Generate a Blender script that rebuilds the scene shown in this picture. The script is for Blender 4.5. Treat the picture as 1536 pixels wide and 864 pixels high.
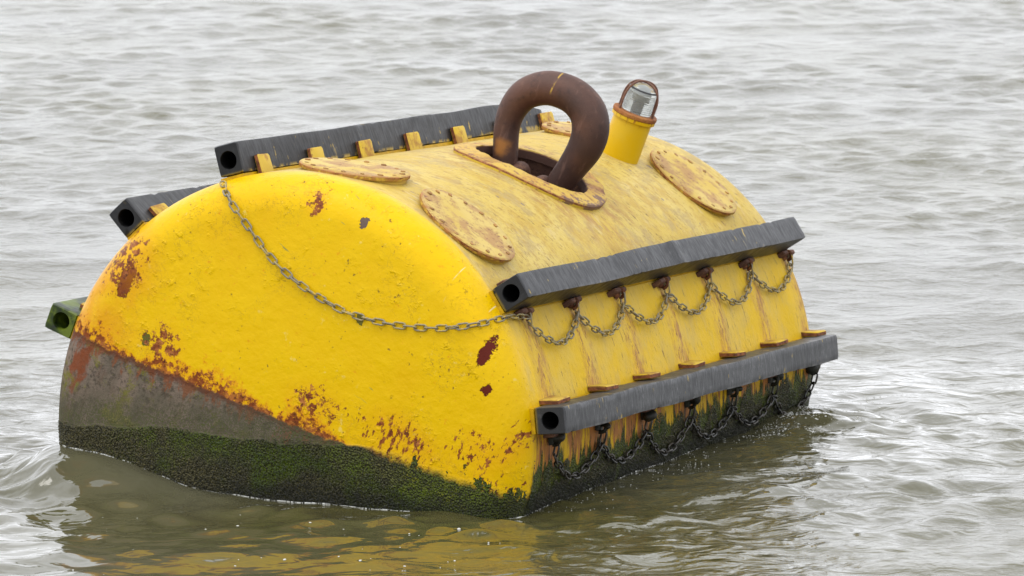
import bpy, math, random
import numpy as np
from mathutils import Matrix, Vector

# ------------------------------------------------------------------ clear
for o in list(bpy.data.objects):
    bpy.data.objects.remove(o, do_unlink=True)
scene = bpy.context.scene
COL = scene.collection
random.seed(7)
rng = np.random.default_rng(11)
rad = math.radians

# ------------------------------------------------------------------ camera
cam_data = bpy.data.cameras.new('camera')
cam = bpy.data.objects.new('camera', cam_data)
COL.objects.link(cam)
CR = Vector((0.917070083, 0.398726048, 0.0))
CU = Vector((-0.0485924835, 0.111762733, 0.99254615))
CF = Vector((-0.395754003, 0.910234382, -0.121869348))
CAMLOC = Vector((12.30174197, -25.6667291, 4.49460775))
m = Matrix.Identity(4)
for i in range(3):
    m[i][0], m[i][1], m[i][2], m[i][3] = CR[i], CU[i], -CF[i], CAMLOC[i]
cam.matrix_world = m
cam_data.sensor_width = 36.0
cam_data.lens = 9001.35 * 36.0 / 1536.0
cam_data.clip_start = 0.5
cam_data.clip_end = 9000.0
cam_data.dof.use_dof = True
cam_data.dof.focus_distance = 28.2
cam_data.dof.aperture_fstop = 9.0
scene.camera = cam

# ------------------------------------------------------------------ world: bright overcast
SUN_EL, SUN_AZ = 68.0, 215.0            # azimuth clockwise from +Y
world = bpy.data.worlds.new('World')
scene.world = world
world.use_nodes = True
wt = world.node_tree
for n in list(wt.nodes):
    wt.nodes.remove(n)
wo = wt.nodes.new('ShaderNodeOutputWorld')
bg = wt.nodes.new('ShaderNodeBackground')
sky = wt.nodes.new('ShaderNodeTexSky')
sky.sky_type = 'NISHITA'
sky.sun_disc = False
sky.sun_elevation = rad(SUN_EL)
sky.sun_rotation = rad(SUN_AZ)
sky.dust_density = 4.0
sky.air_density = 1.0
hsv = wt.nodes.new('ShaderNodeHueSaturation')
hsv.inputs['Saturation'].default_value = 0.10
wt.links.new(sky.outputs[0], hsv.inputs['Color'])
tc = wt.nodes.new('ShaderNodeTexCoord')
wn = wt.nodes.new('ShaderNodeTexNoise')          # cloud cover: soft lighter and darker masses
wn.inputs['Scale'].default_value = 3.2
wn.inputs['Detail'].default_value = 5.0
wmap = wt.nodes.new('ShaderNodeMapping')
wmap.inputs['Scale'].default_value = (1, 1, 2.6)
wt.links.new(tc.outputs['Generated'], wmap.inputs[0])
wt.links.new(wmap.outputs[0], wn.inputs['Vector'])
wr = wt.nodes.new('ShaderNodeMapRange')
wr.inputs['From Min'].default_value = 0.35
wr.inputs['From Max'].default_value = 0.65
wr.inputs['To Min'].default_value = 18.5
wr.inputs['To Max'].default_value = 25.0
wt.links.new(wn.outputs[0], wr.inputs['Value'])
wmix = wt.nodes.new('ShaderNodeMix')
wmix.data_type = 'RGBA'
wmix.inputs[0].default_value = 0.75
wt.links.new(hsv.outputs[0], wmix.inputs[6])
wcol = wt.nodes.new('ShaderNodeMix'); wcol.data_type = 'RGBA'; wcol.blend_type = 'MULTIPLY'
wcol.inputs[0].default_value = 1.0
wcol.inputs[7].default_value = (0.965, 0.985, 1.045, 1)
wt.links.new(wr.outputs[0], wcol.inputs[6])
wt.links.new(wcol.outputs[2], wmix.inputs[7])
wt.links.new(wmix.outputs[2], bg.inputs['Color'])
bg.inputs['Strength'].default_value = 0.10
wt.links.new(bg.outputs[0], wo.inputs['Surface'])

sun_data = bpy.data.lights.new('sun', 'SUN')
sun_data.energy = 0.8
sun_data.angle = rad(24)
sun_data.color = (1.0, 0.965, 0.91)
sun = bpy.data.objects.new('sun', sun_data)
COL.objects.link(sun)
sd = Vector((math.sin(rad(SUN_AZ)) * math.cos(rad(SUN_EL)), math.cos(rad(SUN_AZ)) * math.cos(rad(SUN_EL)), math.sin(rad(SUN_EL))))
sun.rotation_euler = sd.to_track_quat('Z', 'Y').to_euler()
sun.location = sd * 40

scene.view_settings.view_transform = 'Standard'
scene.view_settings.look = 'None'
scene.view_settings.gamma = 1.0
scene.view_settings.use_curve_mapping = False
scene.view_settings.exposure = 0.03
scene.render.engine = 'CYCLES'
scene.cycles.max_bounces = 6
scene.cycles.diffuse_bounces = 2
scene.cycles.glossy_bounces = 3
scene.cycles.transmission_bounces = 5

# ------------------------------------------------------------------ buoy frame
RW = np.array([[9.33857539e-01, 0.0, 3.57645208e-01],
               [-9.72953046e-03, 9.99629891e-01, 2.54050528e-02],
               [-3.57512840e-01, -2.72044200e-02, 9.33511910e-01]])
H0 = 0.3043
NW = RW[2]                               # water normal in the buoy frame
R = 1.25
LEN = 3.70                               # far end of the barrel
RK, RC, YS = 0.20, 8.0, 0.02             # knuckle radius, crown radius, where the head starts
FA, FB, FC = 36.3, 63.3, 90.3            # fender angles from the buoy's own top
BUOY_M = Matrix([[*RW[0], 0], [*RW[1], 0], [*RW[2], H0], [0, 0, 0, 1]])
def to_world(P):
    return np.asarray(P) @ RW.T + np.array([0, 0, H0])

# ------------------------------------------------------------------ object helpers
def tag(o, label=None, cat=None, group=None, kind=None):
    if label: o['label'] = label
    if cat: o['category'] = cat
    if group: o['group'] = group
    if kind: o['kind'] = kind
    return o

def empty(name, mat=None):
    o = bpy.data.objects.new(name, None)
    o.empty_display_size = 0.2
    COL.objects.link(o)
    if mat is not None:
        o.matrix_world = mat
    return o

def mesh_np(name, verts, faces, smooth=True, sharp=None):
    """verts (n,3), faces: list of tuples or (m,4)/(m,3) array"""
    me = bpy.data.meshes.new(name)
    if isinstance(faces, np.ndarray):
        k = faces.shape[1]
        me.vertices.add(len(verts))
        me.vertices.foreach_set('co', np.asarray(verts, np.float32).ravel())
        me.loops.add(faces.size)
        me.loops.foreach_set('vertex_index', faces.astype(np.int32).ravel())
        me.polygons.add(len(faces))
        me.polygons.foreach_set('loop_start', (np.arange(len(faces)) * k).astype(np.int32))
        me.update(calc_edges=True)
    else:
        me.from_pydata([tuple(map(float, v)) for v in verts], [], [tuple(int(i) for i in f) for f in faces])
        me.update()
    if smooth:
        me.polygons.foreach_set('use_smooth', np.ones(len(me.polygons), dtype=bool))
        if sharp is not None:
            me.set_sharp_from_angle(angle=rad(sharp))
    me.validate()
    return me

def obj(name, me, mat, parent=None, loc=None, rot=None):
    o = bpy.data.objects.new(name, me)
    COL.objects.link(o)
    if mat is not None and not me.materials:
        me.materials.append(mat)
    if parent is not None:
        o.parent = parent
    if loc is not None: o.location = loc
    if rot is not None: o.rotation_euler = rot
    return o

class MB:
    def __init__(s): s.v = []; s.f = []
    def add(s, v, f):
        b = len(s.v)
        s.v += [tuple(x) for x in v]
        s.f += [tuple(i + b for i in q) for q in f]
    def loft(s, rings, cap0=False, cap1=False, closed=False):
        n = len(rings[0]); b = len(s.v)
        for r in rings: s.v += [tuple(p) for p in r]
        k = len(rings)
        for i in range(k if closed else k - 1):
            j = (i + 1) % k
            for a in range(n):
                c = (a + 1) % n
                s.f.append((b + i * n + a, b + i * n + c, b + j * n + c, b + j * n + a))
        if cap0: s.f.append(tuple(b + a for a in reversed(range(n))))
        if cap1: s.f.append(tuple(b + (k - 1) * n + a for a in range(n)))
    def mesh(s, name, smooth=True, sharp=35):
        return mesh_np(name, s.v, s.f, smooth, sharp)

def tube_rings(path, radii, n=12, up=(0, 1, 0)):
    path = [Vector(p) for p in path]; rings = []
    u = Vector(up)
    for i, p in enumerate(path):
        t = (path[min(i + 1, len(path) - 1)] - path[max(i - 1, 0)]).normalized()
        a = (u - t * u.dot(t)).normalized(); b = t.cross(a)
        r = radii[i] if hasattr(radii, '__len__') else radii
        rings.append([p + (a * math.cos(2 * math.pi * k / n) + b * math.sin(2 * math.pi * k / n)) * r for k in range(n)])
        u = a
    return rings

def catmull(pts, per=12):
    P = [np.array(p, float) for p in pts]
    P = [2 * P[0] - P[1]] + P + [2 * P[-1] - P[-2]]
    out = []
    for i in range(1, len(P) - 2):
        p0, p1, p2, p3 = P[i - 1:i + 3]
        for t in np.linspace(0, 1, per, endpoint=False):
            out.append(0.5 * ((2 * p1) + (p2 - p0) * t + (2 * p0 - 5 * p1 + 4 * p2 - p3) * t * t + (3 * p1 - p0 - 3 * p2 + p3) * t ** 3))
    out.append(P[-2])
    return np.array(out)

def resample(path, step):
    d = np.r_[0, np.cumsum(np.linalg.norm(np.diff(path, axis=0), axis=1))]
    n = max(2, int(round(d[-1] / step)) + 1)
    s = np.linspace(0, d[-1], n)
    return np.stack([np.interp(s, d, path[:, k]) for k in range(3)], 1)

def smooth_noise(n_waves, kmin, kmax, seed, dim=2):
    r = np.random.default_rng(seed)
    k = np.exp(r.uniform(np.log(kmin), np.log(kmax), n_waves))
    d = r.normal(size=(n_waves, dim)); d /= np.linalg.norm(d, axis=1)[:, None]
    ph = r.uniform(0, 2 * np.pi, n_waves)
    def f(*xs):
        s = 0
        for i in range(n_waves):
            s = s + np.sin(k[i] * sum(d[i, j] * xs[j] for j in range(dim)) + ph[i])
        return s / math.sqrt(n_waves / 2)
    return f

# ------------------------------------------------------------------ node helpers
class S:
    """a socket one can do arithmetic with"""
    def __init__(s, t, sock): s.t = t; s.k = sock
    def _m(s, op, *o):
        n = s.t.nodes.new('ShaderNodeMath'); n.operation = op
        for i, x in enumerate((s,) + o): put(s.t, n.inputs[i], x)
        return S(s.t, n.outputs[0])
    def __add__(s, o): return s._m('ADD', o)
    __radd__ = __add__
    def __mul__(s, o): return s._m('MULTIPLY', o)
    __rmul__ = __mul__
    def __sub__(s, o): return s._m('SUBTRACT', o)
    def __rsub__(s, o): return (s * -1.0) + o
    def __truediv__(s, o): return s._m('DIVIDE', o)
    def abs(s): return s._m('ABSOLUTE')
    def max(s, o): return s._m('MAXIMUM', o)
    def min(s, o): return s._m('MINIMUM', o)
    def frac(s): return s._m('FRACT')
    def pow(s, o): return s._m('POWER', o)
    def step(s, a, b, lo=0.0, hi=1.0):
        n = s.t.nodes.new('ShaderNodeMapRange'); n.interpolation_type = 'SMOOTHSTEP'
        put(s.t, n.inputs['Value'], s)
        flip = (not isinstance(a, S)) and (not isinstance(b, S)) and a > b
        if flip: a, b, lo, hi = b, a, hi, lo
        put(s.t, n.inputs['From Min'], a); put(s.t, n.inputs['From Max'], b)
        n.inputs['To Min'].default_value = lo; n.inputs['To Max'].default_value = hi
        return S(s.t, n.outputs['Result'])

def put(t, inp, x):
    if isinstance(x, S): t.links.new(x.k, inp)
    elif isinstance(x, (tuple, list)) and len(x) == 3 and inp.type == 'RGBA': inp.default_value = (*x, 1)
    else: inp.default_value = x

class Mat:
    def __init__(s, name):
        s.m = bpy.data.materials.new(name); s.m.use_nodes = True
        s.t = s.m.node_tree
        for n in list(s.t.nodes): s.t.nodes.remove(n)
        s.out = s.t.nodes.new('ShaderNodeOutputMaterial')
        s.p = s.t.nodes.new('ShaderNodeBsdfPrincipled')
        s.t.links.new(s.p.outputs[0], s.out.inputs['Surface'])
        s._tc = None
    def tc(s, which='Object'):
        if s._tc is None: s._tc = s.t.nodes.new('ShaderNodeTexCoord')
        return S(s.t, s._tc.outputs[which])
    def world(s):
        n = s.t.nodes.new('ShaderNodeNewGeometry'); return S(s.t, n.outputs['Position'])
    def info_random(s):
        n = s.t.nodes.new('ShaderNodeObjectInfo'); return S(s.t, n.outputs['Random'])
    def sep(s, v):
        n = s.t.nodes.new('ShaderNodeSeparateXYZ'); put(s.t, n.inputs[0], v)
        return [S(s.t, o) for o in n.outputs]
    def vec(s, x, y, z):
        n = s.t.nodes.new('ShaderNodeCombineXYZ')
        for i, a in enumerate((x, y, z)): put(s.t, n.inputs[i], a)
        return S(s.t, n.outputs[0])
    def vadd(s, a, b):
        n = s.t.nodes.new('ShaderNodeVectorMath'); n.operation = 'ADD'
        put(s.t, n.inputs[0], a); put(s.t, n.inputs[1], b); return S(s.t, n.outputs[0])
    def dot(s, a, b):
        n = s.t.nodes.new('ShaderNodeVectorMath'); n.operation = 'DOT_PRODUCT'
        put(s.t, n.inputs[0], a); put(s.t, n.inputs[1], b); return S(s.t, n.outputs['Value'])
    def length(s, a):
        n = s.t.nodes.new('ShaderNodeVectorMath'); n.operation = 'LENGTH'
        put(s.t, n.inputs[0], a); return S(s.t, n.outputs['Value'])
    def atan2(s, a, b):
        return a._m('ARCTAN2', b)
    def noise(s, v, scale=1.0, detail=3.0, rough=0.55, dist=0.0, col=False):
        n = s.t.nodes.new('ShaderNodeTexNoise')
        put(s.t, n.inputs['Vector'], v)
        n.inputs['Scale'].default_value = scale; n.inputs['Detail'].default_value = detail
        n.inputs['Roughness'].default_value = rough; n.inputs['Distortion'].default_value = dist
        return S(s.t, n.outputs[1 if col else 0])
    def voronoi(s, v, scale=1.0, feature='F1'):
        n = s.t.nodes.new('ShaderNodeTexVoronoi'); n.feature = feature
        put(s.t, n.inputs['Vector'], v); n.inputs['Scale'].default_value = scale
        return S(s.t, n.outputs['Distance'])
    def mix(s, a, b, f):
        n = s.t.nodes.new('ShaderNodeMix'); n.data_type = 'RGBA'
        put(s.t, n.inputs[0], f); put(s.t, n.inputs[6], a); put(s.t, n.inputs[7], b)
        return S(s.t, n.outputs[2])
    def bump(s, h, strength=0.5, dist=0.01, normal=None):
        n = s.t.nodes.new('ShaderNodeBump')
        n.inputs['Strength'].default_value = strength; n.inputs['Distance'].default_value = dist
        put(s.t, n.inputs['Height'], h)
        if normal is not None: put(s.t, n.inputs['Normal'], normal)
        return S(s.t, n.outputs[0])
    def set(s, color=None, rough=None, normal=None, metal=None, spec=None, ior=None):
        if color is not None: put(s.t, s.p.inputs['Base Color'], color)
        if rough is not None: put(s.t, s.p.inputs['Roughness'], rough)
        if normal is not None: put(s.t, s.p.inputs['Normal'], normal)
        if metal is not None: put(s.t, s.p.inputs['Metallic'], metal)
        if spec is not None: put(s.t, s.p.inputs['Specular IOR Level'], spec)
        if ior is not None: put(s.t, s.p.inputs['IOR'], ior)
        return s.m

# ------------------------------------------------------------------ materials
RUST_A, RUST_B, RUST_C = (0.22, 0.055, 0.014), (0.42, 0.15, 0.035), (0.075, 0.022, 0.010)
YEL = (0.77, 0.475, 0.0)
FADE_A, FADE_B, FADE_C = (0.61, 0.425, 0.065), (0.66, 0.50, 0.135), (0.53, 0.345, 0.06)

def mat_hull(mode):
    """weathered paint; mode 'head' (end plate), 'barrel', or 'both' for the strip where the new paint stops"""
    M = Mat('weathered_yellow_' + mode)
    HEAD_, BAR_ = mode != 'barrel', mode != 'head'
    P = M.tc('Object')
    x, y, z = M.sep(P)
    hw = M.dot(P, tuple(NW)) + H0                       # height above still water
    phi = M.atan2(x, z)                                 # angle round the barrel
    arc = phi * R
    n1 = M.noise(P, 1.6, 2); n2 = M.noise(P, 5.0, 3); n3 = M.noise(P, 18.0, 4, 0.6); n4 = M.noise(P, 60.0, 3, 0.6)
    n1c = n1 - 0.5; n2c = n2 - 0.5; n3c = n3 - 0.5; n4c = n4 - 0.5
    rust_c = M.mix(RUST_A, RUST_B, n3.step(0.44, 0.66))
    rust_c = M.mix(rust_c, RUST_C, n4.step(0.50, 0.66) * 0.85)
    spk = M.voronoi(P, 95.0)
    tip = M.noise(P, 140.0, 2, 0.6)
    grn = M.noise(M.vadd(P, (0.5, 0, 0.2)), 2.4, 4, 0.6).step(0.47, 0.66)
    wet_c = M.mix((0.026, 0.025, 0.013), (0.125, 0.110, 0.042), tip.step(0.48, 0.66))
    wet_c = M.mix(wet_c, (0.078, 0.112, 0.006), grn.max(x.step(0.45, 0.9) * 0.8) * tip.step(0.40, 0.60))
    wet_c = M.mix(wet_c, (0.115, 0.150, 0.008), x.step(0.55, 0.95) * tip.step(0.44, 0.60) * n3.step(0.42, 0.58) * 0.85)
    wet_c = M.mix(wet_c, (0.19, 0.155, 0.012), M.noise(P, 7.0, 4, 0.7).step(0.50, 0.66) * tip.step(0.52, 0.66) * x.step(0.3, 0.9) * 0.9)
    wet_c = M.mix(wet_c, (0.014, 0.015, 0.010), hw.step(0.13, 0.02) * 0.6)
    if HEAD_:
        # ---- repainted head: strong yellow, with chips, scuffs and old blisters
        cy = M.mix(YEL, (0.78, 0.495, 0.0), n2.step(0.35, 0.7))
        cy = M.mix(cy, (0.72, 0.39, 0.0), n1.step(0.52, 0.75) * 0.4)
        crack = (M.noise(M.vec(x * 1.0, y, z * 1.4), 11.0, 6, 0.68, 0.6) - 0.5).abs()
        zone = M.noise(P, 2.6, 3).step(0.48, 0.60)
        blis = n3.step(0.58, 0.70) * zone
        cy = M.mix(cy, (0.34, 0.19, 0.02), crack.step(0.014, 0.004) * zone * 0.5)
        cy = M.mix(cy, (0.80, 0.60, 0.14), M.noise(P, 24.0, 4, 0.65).step(0.62, 0.70) * n2.step(0.48, 0.60) * 0.65)
        specks = M.noise(M.vadd(P, (7.1, 0, 3.3)), 38.0, 4, 0.66).step(0.645, 0.69)
        cy = M.mix(cy, (0.24, 0.13, 0.02), specks * n2.step(0.44, 0.54) * 0.85)
        # pale scratches running down from the rim
        drip = M.noise(M.vec(x * 26.0, 0.0, z * 2.2), 1.0, 2).step(0.68, 0.72) * z.step(0.85, 0.95)
        cy = M.mix(cy, (0.86, 0.74, 0.42), drip * M.noise(P, 9.0, 2).step(0.46, 0.56) * 0.8)
        # green-grey scrapes
        scr = M.noise(M.vec(x * 6.0, y, z * 42.0 + x * 9.0), 1.0, 2).step(0.725, 0.755) * z.step(0.25, 0.5) * n1.step(0.44, 0.5)
        cy = M.mix(cy, (0.22, 0.24, 0.07), scr * 0.8)
        # orange wash where rust bleeds through, up the left edge and along the paint line
        zl = z - x * 0.075 - 0.10 + n2c * 0.05 + n3c * 0.05      # 0 on the paint line of the head
        wash = x.step(-0.70, -1.08) * z.step(0.75, 0.35) * n2.step(0.36, 0.62)
        cy = M.mix(cy, (0.70, 0.30, 0.006), wash * 0.75)
        run = M.noise(M.vec(x * 34.0, y, z * 3.0), 1.0, 3, 0.6).step(0.52, 0.66)
        cy = M.mix(cy, (0.66, 0.30, 0.01), run * zl.step(0.22, 0.0) * n2.step(0.42, 0.60) * 0.6)
        # ---- rust: fringe along the boot-top, spots, chipped patches
        rn = M.noise(M.vadd(P, (2.0, 5.0, 1.0)), 27.0, 6, 0.72)
        rn2 = M.noise(M.vadd(P, (4.0, 1.0, 8.0)), 3.2, 2)
        rnz = M.noise(M.vec(x * 44.0, y * 8.0, z * 22.0), 1.0, 5, 0.70)
        side_l = x.step(0.55, 0.05)
        reach = (side_l * 0.150 + 0.035) * rn2.step(0.30, 0.62, 0.25, 1.35)
        dens = zl.step(0.0, reach, 0.42, 0.70)
        rust = (rn - dens).step(0.0, 0.08) * zl.step(-0.10, -0.03)
        rust = rust.max((rnz - zl.step(0.03, 0.20, 0.53, 0.72)).step(0.0, 0.05) * x.step(0.35, 0.55) * rn2.step(0.36, 0.50))
        halo = (rn - dens + 0.10).step(0.0, 0.13) * zl.step(-0.06, 0.0)
        ch = M.mix(cy, (0.70, 0.27, 0.006), halo * 0.75)
        ch = M.mix(ch, rust_c, rust)
        bn = (M.noise(P, 26.0, 5, 0.7) - 0.5) * 2.75
        def blob(c, s):
            return (M.length(M.vec((x - c[0]) / s[0], 0.0, (z - c[1]) / s[1])) + bn).step(1.0, 0.85)
        chip = None
        for c, s, colr in [((0.835, 0.80), (0.026, 0.075), (0.11, 0.012, 0.004)), ((0.915, 0.655), (0.026, 0.024), (0.11, 0.012, 0.004)),
                           ((-1.01, 0.37), (0.040, 0.085), (0.14, 0.022, 0.008)), ((0.04, 1.13), (0.024, 0.028), (0.13, 0.09, 0.07)),
                           ((-0.80, 0.16), (0.024, 0.03), (0.10, 0.11, 0.015)), ((0.21, 0.71), (0.02, 0.03), (0.16, 0.14, 0.02))]:
            b = blob(c, s); chip = b if chip is None else chip.max(b)
            ch = M.mix(ch, colr, b)
        for c, s, th in [((-1.05, 0.45), (0.16, 0.22), 0.51), ((-0.70, 0.16), (0.14, 0.13), 0.50), ((-0.22, 1.12), (0.06, 0.08), 0.50),
                         ((0.98, 0.36), (0.18, 0.12), 0.54), ((0.60, 0.27), (0.32, 0.12), 0.54), ((0.16, 0.25), (0.20, 0.11), 0.53), ((1.12, 0.47), (0.06, 0.14), 0.55)]:
            d = M.length(M.vec((x - c[0]) / s[0], 0.0, (z - c[1]) / s[1])).step(1.25, 0.35)
            k = ((rn if c[0] < 0.4 else rnz) - (d * -0.16 + (th + 0.13))).step(0.0, 0.05)
            ch = M.mix(ch, (0.74, 0.30, 0.006), d * rn2.step(0.3, 0.6) * 0.28)
            ch = M.mix(ch, rust_c, k * d.step(0.02, 0.2))
        # ---- old grey-brown antifouling below the paint line
        boot = zl.step(0.012, -0.004)
        nb = M.noise(M.vec(x * 5.0, y * 5.0, z * 2.0), 1.0, 5, 0.62)
        cb = M.mix((0.215, 0.160, 0.122), (0.125, 0.104, 0.075), nb.step(0.36, 0.62))
        cb = M.mix(cb, (0.21, 0.150, 0.125), M.noise(P, 7.0, 4, 0.6).step(0.52, 0.66) * 0.8)
        cb = M.mix(cb, (0.065, 0.052, 0.038), M.noise(P, 34.0, 5, 0.75).step(0.48, 0.62) * 0.8)
        brn = M.noise(M.vec(x * 19.0, y, z * 7.0), 1.0, 5, 0.72)
        cb = M.mix(cb, (0.125, 0.080, 0.052), brn.step(0.50, 0.64) * 0.6)
        cb = M.mix(cb, (0.17, 0.16, 0.015), (M.noise(P, 4.5, 6, 0.75) + tip * 0.25).step(0.635, 0.75) * 0.85)
        cb = M.mix(cb, (0.22, 0.075, 0.030), (brn - zl.step(-0.24, 0.0, 0.80, 0.45)).step(0.0, 0.10) * 0.8)
        cb = M.mix(cb, (0.12, 0.038, 0.018), (zl + n4c * 0.03).step(-0.035, -0.008) * 0.8)
        pr = (M.length(M.vec((x + 1.10) / 0.055, 0.0, (z + 0.11) / 0.13)) + n3c * 1.5).step(1.1, 0.8)
        cb = M.mix(cb, (0.20, 0.055, 0.02), pr * brn.step(0.36, 0.52) * 0.9)
        cb = M.mix(cb, (0.080, 0.074, 0.045), (hw + n2c * 0.10).step(0.56, 0.34) * (tip.step(0.35, 0.6) * 0.55 + 0.40))
        cb = M.mix(cb, (0.075, 0.092, 0.018), (hw + n2c * 0.2).step(0.46, 0.33) * tip.step(0.50, 0.66) * 0.8)
        ch = M.mix(ch, cb, boot)
        # ---- weed: dark wet growth up to the last wash mark, ragged against the paint on the right
        wet_h = hw + (M.noise(M.vec(x * 2.3, y * 2.3, 0.0), 1.0, 3) - 0.5) * 0.16
        zr = zl + (M.noise(M.vec(x * 7.5, y * 6.0, z * 5.0), 1.0, 6, 0.70) - 0.5) * 0.85 * x.step(0.35, 0.75) - 0.005
        wet_f = (wet_h.step(0.315, 0.300) * zl.step(0.06, 0.0)).max(zr.step(0.006, -0.006) * x.step(0.25, 0.45))
        ch = M.mix(ch, wet_c, wet_f)
        rel_h = rust * (n4 * 0.35 - 0.16) + boot * n4 * 0.12 - specks * 0.12 + blis * 0.22 - chip * 0.25 + wet_f * spk * 0.55 + wet_f * 0.2
        rough_h = M.mix(M.mix((0.36, 0.36, 0.36), (0.85, 0.85, 0.85), rust.max(boot)), (0.45, 0.45, 0.45), wet_f)
    if BAR_:
        # ---- sun-bleached barrel: pale yellow rubbed through to primer, streaked round the barrel
        st1 = M.noise(M.vec(arc * 4.0, y * 7.5, 3.0), 1.0, 6, 0.72, 0.2)
        st2 = M.noise(M.vec(arc * 16.0 + y * 4.0, y * 40.0 - arc * 9.0, 1.0), 1.0, 6, 0.75)
        cf = M.mix(FADE_A, FADE_B, n1.step(0.35, 0.62))
        cf = M.mix(cf, FADE_C, st1.step(0.46, 0.64) * 0.85)
        cf = M.mix(cf, (0.68, 0.54, 0.25), M.noise(M.vec(arc * 5.0, y * 11.0, 9.0), 1.0, 5, 0.7).step(0.54, 0.68) * 0.6)
        cf = M.mix(cf, (0.30, 0.165, 0.045), st2.step(0.57, 0.66) * n2.step(0.38, 0.56) * 0.8)
        fleck = M.noise(M.vec(arc * 16.0 + y * 5.0, y * 55.0 - arc * 14.0, 5.0), 1.0, 4, 0.66).step(0.60, 0.65)
        cf = M.mix(cf, (0.15, 0.085, 0.035), fleck * M.noise(P, 3.4, 2).step(0.36, 0.54) * 0.95)
        cf = M.mix(cf, (0.42, 0.26, 0.06), M.noise(P, 30.0, 6, 0.78).step(0.50, 0.64) * n1.step(0.36, 0.56) * 0.7)
        cf = M.mix(cf, (0.40, 0.29, 0.13), M.noise(M.vadd(P, (3.0, 1.0, 0.0)), 4.2, 6, 0.74).step(0.50, 0.64) * 0.6)
        stain = M.length(M.vec((x - 0.05) / 0.62, (y - 1.80) / 0.60, 0.0)).step(1.2, 0.6)
        cf = M.mix(cf, (0.40, 0.20, 0.06), stain * M.noise(M.vec(arc * 6.0, y * 14.0, 40.0), 1.0, 6, 0.76).step(0.46, 0.62) * 0.75)
        cf = M.mix(cf, (0.22, 0.17, 0.15), M.noise(M.vec(arc * 9.0, y * 15.0, 2.0), 1.0, 2).step(0.725, 0.75) * 0.9)
        # flank between the fenders keeps stronger paint, with rust runs below each lug
        flank = phi.step(0.60, 0.76)
        cs = M.mix((0.80, 0.51, 0.018), (0.76, 0.51, 0.06), n2.step(0.4, 0.65))
        cs = M.mix(cs, (0.62, 0.43, 0.10), st1.step(0.48, 0.66) * 0.6)
        ph = ((y - 0.24) / 0.578 + n2c * 0.10).frac()
        lane = (ph - 0.5).abs().step(0.28, 0.44)
        runs = M.noise(M.vec(arc * 6.0, y * 17.0, 8.0), 1.0, 6, 0.80).step(0.42, 0.62)
        cs = M.mix(cs, (0.45, 0.21, 0.065), lane * runs * 0.9)
        cs = M.mix(cs, (0.26, 0.09, 0.045), lane * M.noise(M.vec(arc * 15.0, y * 36.0, 4.0), 1.0, 5, 0.76).step(0.54, 0.62) * 0.9)
        thin = M.noise(M.vec(arc * 9.0 + y * 3.0, y * 46.0 - arc * 5.0, 6.0), 1.0, 5, 0.68).step(0.59, 0.65)
        cs = M.mix(cs, (0.27, 0.16, 0.04), thin * n2.step(0.38, 0.52) * 0.85)
        cf = M.mix(cf, cs, flank)
        # below the lower fender: paint in rags, bare rusty plate, weed in fingers
        prm = M.noise(M.vec(arc * 2.2, y * 11.0, 14.0), 1.0, 5, 0.68)
        cz = M.mix((0.70, 0.43, 0.012), (0.42, 0.17, 0.045), (prm - 0.5 + (lane - 0.3) * 0.20).step(-0.08, 0.02))
        cz = M.mix(cz, (0.08, 0.04, 0.018), M.noise(M.vec(arc * 5.0, y * 36.0, 24.0), 1.0, 5, 0.7).step(0.53, 0.62) * 0.9)
        cf = M.mix(cf, cz, phi.step(1.10, 1.13))
        fing = M.noise(M.vec(arc * 2.6, y * 13.0, 4.0), 1.0, 5, 0.68)
        hs = hw + (fing - 0.5) * -0.50 + n3c * 0.08
        fl_w = hs.step(0.225, 0.190) * phi.step(0.6, 0.8)
        # rusty line at the edge between head and barrel, low on the right
        edge = (y - 0.045).abs().step(0.05, 0.0) * phi.step(0.98, 1.12) * M.noise(M.vec(arc * 3.0, y * 20.0, 30.0), 1.0, 4, 0.7).step(0.45, 0.6)
        cf = M.mix(cf, M.mix(rust_c, (0.50, 0.22, 0.06), 0.5), edge)
        cf = M.mix(cf, wet_c, fl_w)
        rel_b = st2 * 0.14 + fl_w * spk * 0.55 + fl_w * 0.2 - fleck * 0.08
        rough_b = M.mix((0.52, 0.52, 0.52), (0.45, 0.45, 0.45), fl_w)
    base = n2 * 0.40 + n3 * 0.24 + n4 * 0.07
    if mode == 'head':
        col, rel, rough = ch, rel_h, rough_h
    elif mode == 'barrel':
        col, rel, rough = cf, rel_b, rough_b
    else:
        front = (y + n2c * 0.05 + n3c * 0.02).step(0.05, 0.015)
        col = M.mix(cf, ch, front); rough = M.mix(rough_b, rough_h, front)
        rel = rel_b * (1.0 - front) + rel_h * front
    col = M.mix((0.0, 0.0, 0.0), col, 0.80 if mode == 'barrel' else 0.86)
    return M.set(col, rough, M.bump(base + rel, 0.75, 0.022), spec=0.12)

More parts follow.
